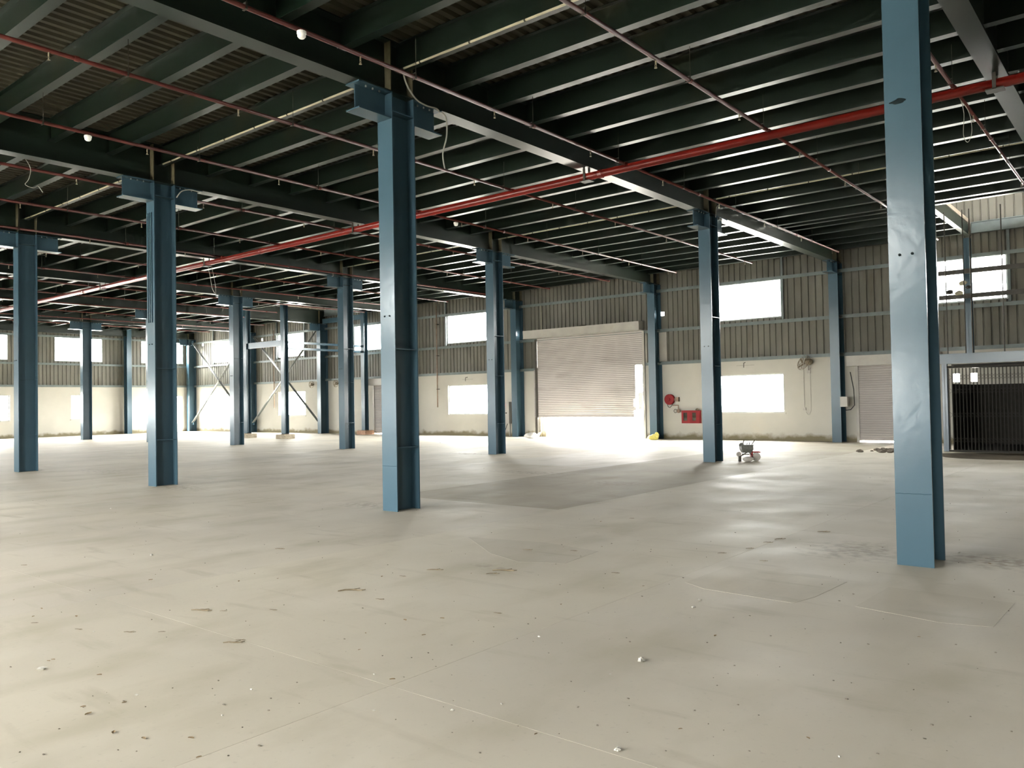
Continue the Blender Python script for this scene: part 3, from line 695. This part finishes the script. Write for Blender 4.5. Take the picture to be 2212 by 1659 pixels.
# ================================================================== CROSS BRACING
for i, k in enumerate((5, 6)):
    a, b = XC(k+1)+.3, XC(k)-.3; y = Y3+.2
    t = thing('cross_brace', ['crossed steel angle braces beside the lit deck-opening wall column', 'crossed steel angle braces meeting the corner column'][i], 'brace', ((a+b)/2, y, 0))
    ca = (a+b)/2
    for (p, q, dy) in (((a-ca, 0, .6), (b-ca, 0, 6.05), -.03), ((a-ca, 0, 6.05), (b-ca, 0, .6), .03)):
        p = (p[0], dy, p[2]); q = (q[0], dy, q[2])
        build('brace', MB().bar(p, q, .012, .15, (0, 1, 0)).bar((p[0], p[1]+.05, p[2]), (q[0], q[1]+.05, q[2]), .1, .012, (0, 1, 0)), 'brace', t)
    for x, zz in ((a-ca, .6), (b-ca, .6), (a-ca, 6.05), (b-ca, 6.05)): build('gusset', MB().box(x-.12, x+.12, -.006, .006, zz-.15, zz+.15), 'blue', t)

# ================================================================== WALL FITTINGS
WY = WB
t = thing('hose_reel', 'round red fire hose reel on the white wall', 'hose reel', (-15.85, WY, 1.6))
build('drum', MB().lathe([(.03, -.16), (.2, -.16), (.215, -.15), (.215, -.135), (.17, -.13), (.17, -.06), (.215, -.055), (.215, -.035), (.03, -.03)], 28, 'y'), 'firered', t)
build('hub', MB().lathe([(.05, -.19), (.06, -.17), (.06, -.15)], 14, 'y'), 'firered', t)
build('hose', MB().tube([(.165*math.cos(a*.3), -.125+.0035*(a % 19), .165*math.sin(a*.3)) for a in range(64)], .014, 6), 'black', t)
build('bracket', MB().box(.16, .4, -.09, -.02, -.07, .05).box(.3, .4, -.12, 0, -.09, .09), 'rust', t)
build('hose_tail', MB().tube([(-.1, -.12, -.18), (-.06, -.12, -.3), (.02, -.12, -.33), (.09, -.12, -.26), (.14, -.12, -.2)], .012, 6), 'black', t)
build('feed_pipe', MB().tube([(.12, -.06, -.24), (.36, -.06, -.24), (.36, -.06, -.38)], .02, 8), 'rust', t)
t = thing('gate_valve', 'small rusty wheel valve under the hose reel', 'valve', (-15.47, WY, 1.13))
build('body', MB().lathe([(.03, -.02), (.08, -.05), (.08, -.11), (.04, -.13)], 16, 'y'), 'rust', t); build('hand_wheel', MB().tube([(-.12+.07*math.cos(a*.5236), -.12, .07*math.sin(a*.5236)) for a in range(13)], .01, 6), 'black', t)
t = thing('fire_hose_cabinet', 'red fire hose cabinet with two dark glass panes on the wall', 'cabinet', (-14.9, WY, .64))
cb = MB().box(-.38, .38, -.02, 0, 0, .51).box(-.38, .38, -.2, -.02, 0, .015).box(-.38, .38, -.2, -.02, .495, .51).box(-.38, -.365, -.2, -.02, .015, .495).box(.365, .38, -.2, -.02, .015, .495)
build('body', cb, 'firered', t)
for s in (-1, 1):
    dr = build('door', MB().box(-.187, -.1, -.012, 0, 0, .51).box(.06, .187, -.012, 0, 0, .51).box(-.1, .06, -.012, 0, 0, .1).box(-.1, .06, -.012, 0, .42, .51), 'firered', t, (s*.19, -.2, 0))
    build('pane', MB().box(-.1, .06, -.006, -.002, .1, .42), 'darkglass', dr)
    build('coiled_hose', MB().lathe([(.05, -.03), (.13, -.03), (.13, .03), (.05, .03)], 16, 'y', (-.02, .1, .25)), 'brown', t, (s*.19, -.2, 0))
build('bell', MB().blob((.26, -.1, .54), .07, .06, .05, 2, .25), 'brown', t)
# wall fan
t = thing('wall_fan', 'dusty brown wall fan with cord hanging on the white wall', 'fan', (-10.28, WY, 2.8))
build('bracket', MB().tube([(.05, 0, -.22), (.05, -.1, -.2), (.05, -.16, -.05)], .022, 8).box(-.03, .1, -.05, 0, -.34, -.14), 'offwhite', t)
build('motor', MB().lathe([(.03, -.08), (.085, -.05), (.09, .06), (.05, .12)], 14, 'x', (.06, -.18, .05)), 'brown', t, smooth=True).scale = (1.35, 1.15, 1.35)
gd = ob('guard', None, t, (-.1, -.2, .06)); gd.rotation_euler = (0, math.radians(28), math.radians(50)); gd.scale = (1.3,)*3
for r_, h_ in ((.22, 0), (.17, -.05), (.1, -.075), (.22, .04), (.16, .08)):
    build('guard_ring', MB().tube([(h_, r_*math.cos(a*math.pi/10), r_*math.sin(a*math.pi/10)) for a in range(21)], .005, 5), 'brown', gd)
for a in range(4):
    an = a*math.pi/2+.4; c, s = math.cos(an), math.sin(an)
    build('blade', MB().quad((.02, .03*c, .03*s), (-.02, .19*c-.05*s, .19*s+.05*c), (-.02, .2*c, .2*s), (.03, .06*c+.05*s, .06*s-.05*c)), 'brown', gd)
build('cord', MB().tube([(-.15, -.02, -.1), (-.15, -.02, -1.55), (-.15, -.02, -1.6)], .008, 5), 'cable', t)
build('cord', MB().tube([(.08, -.02, -.34), (.09, -.02, -1.2), (.08, -.02, -1.7), (.03, -.02, -1.83), (-.03, -.02, -1.84), (-.1, -.02, -1.75)], .007, 5), 'cable', t)
build('socket', MB().box(-.2, -.1, -.04, 0, -1.68, -1.58), 'offwhite', t)
# far fans of the same kind, small in the photo
for x, lab in ((-37.0, 'small dusty wall fan beside the far narrow shutter'), (-39.25, 'small dusty wall fan right of the braced lower window')):
    t = thing('wall_fan', lab, 'fan', (x, WY, 2.85))
    for r_, h_ in ((.2, -.2), (.13, -.24), (.2, -.15)): build('guard_ring', MB().tube([(r_*math.cos(a*math.pi/8), h_, r_*math.sin(a*math.pi/8)) for a in range(17)], .008, 5), 'brown', t)
    build('motor', MB().lathe([(.04, -.22), (.08, -.18), (.08, -.08), (.03, -.0)], 12, 'y'), 'brown', t)
    for a in range(3):
        c, s = math.cos(a*2.094), math.sin(a*2.094); build('blade', MB().quad((.03*c, -.2, .03*s), (.18*c-.06*s, -.19, .18*s+.06*c), (.19*c, -.21, .19*s), (.06*c+.05*s, -.22, .06*s-.05*c)), 'brown', t)
# control panel
t = thing('control_panel', 'cream control panel with red lamps on legs beside shutter', 'panel', (-24.4, WY-.18, 0))
build('case', MB().box(-.24, .24, -.1, .1, .6, 1.62), 'hood', t)
for x, z in ((-.14, 1.5), (-.02, 1.46)): build('indicator_lamp', MB().lathe([(.035, -.1), (.035, -.125), (.02, -.135)], 12, 'y', (x, 0, z)), 'redlamp', t)
for x, z in ((-.06, 1.3), (-.08, .9), (.08, 1.1)): build('knob', MB().lathe([(.03, -.1), (.03, -.13), (.02, -.135)], 10, 'y', (x, 0, z)), 'black', t)
for x in (-.2, .2): build('leg', MB().box(x-.02, x+.02, -.03, .03, 0, .6), 'hood', t)
build('cable', MB().tube([(.1, -.05, .6), (.02, -.06, .4), (-.12, -.06, .1), (-.2, -.07, .01)], .016, 6), 'black', t)
# junction box and cables beside narrow shutter
t = thing('junction_box', 'cream junction box with black cables beside the narrow shutter', 'box', (-8.86, 29.16, 1.24))
build('case', MB().box(-.13, .11, -.16, 0, 0, .35), 'hood', t); build('cable', MB().tube([(.0, -.08, 0), (.05, -.1, -.12), (.2, -.1, -.1), (.32, -.06, .05), (.3, -.04, .6), (.2, -.04, 1.2)], .018, 6), 'black', t)
# drop pipes
for x, z0, z1, lab in ((-28.95, 1.41, 6.6, 'thin rusty brown drop pipe beside the window pair'), (-43.03, 1.5, 6.3, 'thin rusty drop pipe between the cross brace and column')):
    t = thing('drop_pipe', lab, 'pipe', (x, WY-.14, z0)); build('pipe', MB().tube([(0, 0, 0), (0, 0, z1-z0)], .028, 8), 'rust', t, smooth=True)
    for zz in (.9, 2.6, 4.2): build('clamp', MB().box(-.04, .04, -.03, .13, zz, zz+.03), 'dark', t)
# small lamp arms over the lower windows
for x, z in ((-12.65, 2.86), (-27.0, 2.78)):
    t = thing('lamp_bracket', 'small dark lamp bracket above the lower window by the '+('hose cabinet' if x > -20 else 'drop pipe'), 'bracket', (x, WY, z))
    build('arm', MB().tube([(0, 0, .1), (0, -.14, .08), (0, -.16, -.1)], .012, 6), 'dark', t); build('back_plate', MB().box(-.35, .35, -.012, 0, -.02, .0), 'cable', t)

# ================================================================== THINGS ON THE FLOOR
RV = Vector((.774, .633, 0))
mz = Vector((-8.42, 19.75, 0)); ang = math.atan2(RV.y, RV.x)
t = thing('floor_machine', 'small grey wheeled machine with red bracket and two thin upright handles', 'machine', tuple(mz), rot=(0, 0, ang))
bd = MB(); bd.v = [(x, y, z) for (z, xa, xb, yy) in ((.22, -.15, .05, .09), (.3, -.19, .1, .12), (.41, -.2, .1, .12)) for (x, y) in ((xa, -yy), (xb, -yy), (xb, yy), (xa, yy))]
bd.f = [(0, 3, 2, 1), (8, 9, 10, 11)]+[(r*4+i, r*4+(i+1) % 4, r*4+4+(i+1) % 4, r*4+4+i) for r in (0, 1) for i in range(4)]
build('body', bd, 'grey', t)
build('rim', MB().box(-.21, .11, -.13, .13, .4, .42).blob((-.17, 0, .42), .06, .08, .05, 2, .3), 'grey', t)
for a, b in (((.09, 0, .41), (.17, 0, .53)), ((-.14, 0, .43), (-.1, 0, .535)), ((-.02, .05, .41), (.0, .05, .46)), ((.04, .05, .41), (.05, .05, .475))): build('handle', MB().tube([a, b], .012, 6), 'dark', t)
build('wheel', MB().lathe([(.02, -.05), (.1, -.045), (.105, -.02), (.105, .02), (.1, .045), (.02, .05)], 18, 'y', (.2, 0, .105)), 'offwhite', t)
build('tyre', MB().tube([(.2+.1*math.cos(a*math.pi/9), .0, .105+.1*math.sin(a*math.pi/9)) for a in range(19)], .012, 6), 'grey', t)
build('tank', MB().blob((-.04, -.12, .06), .14, .08, .066, 8, .05), 'offwhite', t, smooth=True)
build('wheel', MB().lathe([(.02, -.03), (.06, -.028), (.065, 0), (.06, .028), (.02, .03)], 14, 'y', (-.22, .08, .175)), 'offwhite', t)
build('foot', MB().box(-.25, -.19, -.04, .04, .0, .13), 'dark', t)
for a, b in (((.02, 0, .25), (-.21, 0, .12)), ((-.16, 0, .18), (.03, 0, .17)), ((.02, -.05, .22), (.1, -.05, .1)), ((-.22, .07, .12), (-.22, .07, .17))): build('frame_bar', MB().bar(a, b, .022, .022), 'dark', t)
build('bracket', MB().box(.055, .1, -.06, .06, .11, .28), 'firered', t); build('bracket_arm', MB().box(.1, .29, -.065, -.05, .215, .24).box(.1, .29, .05, .065, .215, .24), 'firered', t)
t = thing('sack', 'crumpled white sack lying at the foot of shutter jamb column', 'sack', (-21.9, 28.1, 0), rot=(0, 0, ang))
build('bag', MB().blob((0, 0, .12), .3, .2, .13, 11, .3), 'sack', t, smooth=True); build('flap', MB().quad((.1, .02, .08), (.3, .02, .12), (.46, .06, .3), (.36, .05, .26)).quad((.12, -.06, .02), (.36, -.05, .1), (.5, 0, .34), (.4, -.02, .22)), 'sack', t)
t = thing('sack', 'small yellow plastic sack at the foot of hose reel column', 'sack', (-16.15, 28.62, 0), rot=(0, 0, ang))
ys_ = MB().blob((.04, 0, .1), .2, .14, .12, 21, .25); build('bag', ys_, 'yellow', t, smooth=True); build('neck', MB().blob((.14, 0, .2), .09, .07, .1, 22, .3), 'yellow', t, smooth=True); build('flap', MB().quad((-.2, 0, .02), (-.1, -.06, .16), (-.16, 0, .2), (-.26, .04, .08)), 'sack', t)
# rubble heap by the lift
rb = random.Random(5); mb = MB()
for i in range(46):
    p = ground(1912+rb.gauss(0, 15), 975+rb.gauss(0, 1.4)); s = rb.uniform(.03, .09); mb.blob((p.x, p.y, s*.35), s*1.3, s, s*.6, i, .35, 7, 5, -.6)
tag(build('rubble', mb, 'soil'), 'low heap of dark rubble on the floor before the narrow shutter', 'rubble', kind='stuff')

# litter: pixel -> point on the floor
rl = random.Random(11)
def twig_mesh(n):
    r = random.Random(n); pts = [(-.09+.045*i, r.uniform(-.012, .012), .006+.004*abs(math.sin(i))) for i in range(5)]
    mb = MB().tube(pts, [.004, .005, .006, .005, .003], 5)
    mb.tube([pts[2], (pts[2][0]+.05, .03, .012)], .003, 4); mb.tube([pts[3], (pts[3][0]+.03, -.03, .01)], .003, 4); return mb.mesh('twig', 'twig')
def leaf_mesh(n):
    r = random.Random(n); mb = MB()
    xs2 = [-.035, -.015, .012, .04]; ws = [.002, .018, .02, .002]
    for i in range(3):
        for s in (-1, 1): mb.quad((xs2[i], 0, .004), (xs2[i+1], 0, .005), (xs2[i+1], s*ws[i+1], .014), (xs2[i], s*ws[i], .012))
    return mb.mesh('dry_leaf', 'leaf')
TW = [(435, 1320, 2.0), (440, 1318, 1.2), (505, 1389, 1.6), (520, 1383, .8), (1090, 1234, 2.6), (1065, 1240, 1.4), (590, 1318, .8), (483, 1320, .7), (940, 1232, 1.8), (760, 1277, 2.6), (820, 1295, .9), (605, 1186, 1.3), (870, 1245, .8), (350, 1365, .6),
      (280, 1366, 1.0), (170, 1360, .8), (75, 1346, .6), (1685, 1165, 1.5), (1660, 1172, 1.2), (1620, 1185, 1.0), (1365, 1120, .8), (1240, 1190, .9), (1140, 1188, 1.2), (1330, 1238, .9), (1650, 1212, .9), (1560, 1195, 1.0), (1075, 1325, .8), (52, 1221, .8), (1780, 1149, 1.6)]
for i, (x, y, s) in enumerate(TW):
    o = ob('twig', cached(('tw', i % 4), lambda: twig_mesh(i)), None, tuple(ground(x, y)), (0, 0, .55+rl.uniform(-.3, .3))); o.scale = (s*.5,)*3
    tag(o, 'thin dry twig lying on the dusty concrete floor', 'twig', 'twigs on the floor')
LF = [(72, 1332), (215, 1458), (180, 1527), (190, 1543), (310, 1596), (430, 1636), (268, 1518), (412, 1595), (245, 1583), (516, 1256), (336, 1241), (325, 1253), (875, 1340), (790, 1368), (848, 1468), (1018, 1239), (825, 1246), (600, 1250), (776, 1404), (955, 1336),
      (915, 1372), (550, 1240), (1158, 1586), (1470, 1575), (1746, 1595), (1298, 1127), (1910, 1040), (1824, 1220), (2138, 1218), (1390, 1266), (1300, 1181), (1545, 1374), (1212, 1306), (1985, 1376), (105, 1428), (115, 1425), (165, 1332), (90, 1315), (30, 1296)]
for i, (x, y) in enumerate(LF):
    o = ob('dry_leaf', cached(('lf', i % 3), lambda: leaf_mesh(i)), None, tuple(ground(x, y)), (0, 0, rl.uniform(0, 6.3))); o.scale = (rl.uniform(.25, .5),)*3
    tag(o, 'small curled brown leaf scrap on the dusty concrete floor', 'leaf', 'leaf scraps on the floor')
CH = [(89, 1447, 1.6), (327, 1200, 1.5), (1385, 1428, 1.9), (1511, 1297, 1.0), (1498, 1313, 1.1), (1335, 1621, 1.3), (1165, 1376, .8), (977, 1535, .7), (808, 1457, .5), (1083, 1521, .5), (632, 1289, .5), (480, 1546, .5), (295, 1502, .6), (543, 1490, .6), (239, 1099, .9),
      (1166, 1137, .8), (1318, 1457, .5), (1442, 1336, .5), (1813, 1635, .5), (2071, 1194, 1.0), (1351, 1294, .5), (808, 1535, .5), (203, 1365, .5), (870, 1100, .4), (951, 957, 1.4)]
for i, (x, y, s) in enumerate(CH):
    o = ob('plaster_chip', cached(('chp', i % 4), lambda: MB().blob((0, 0, .009), .028, .02, .013, i, .4, 8, 5, -.7).mesh('plaster_chip', 'chip')), None, tuple(ground(x, y)), (0, 0, rl.uniform(0, 6.3))); o.scale = (s*.55,)*3
    tag(o, 'white plaster chip on the dusty concrete floor', 'chip', 'plaster chips on the floor')
mb = MB()
for i in range(420):
    x = rl.uniform(20, 2190); y = 985+(rl.random()**1.8)*650; p = ground(x, y); s = rl.uniform(.002, .006)
    mb.blob((p.x, p.y, s*.4), s*rl.uniform(.8, 2.2), s, s*.6, i, .3, 5, 3, -.6)
tag(build('floor_grit', mb, 'soil'), 'fine dark grit scattered over the concrete floor', 'grit', kind='stuff')
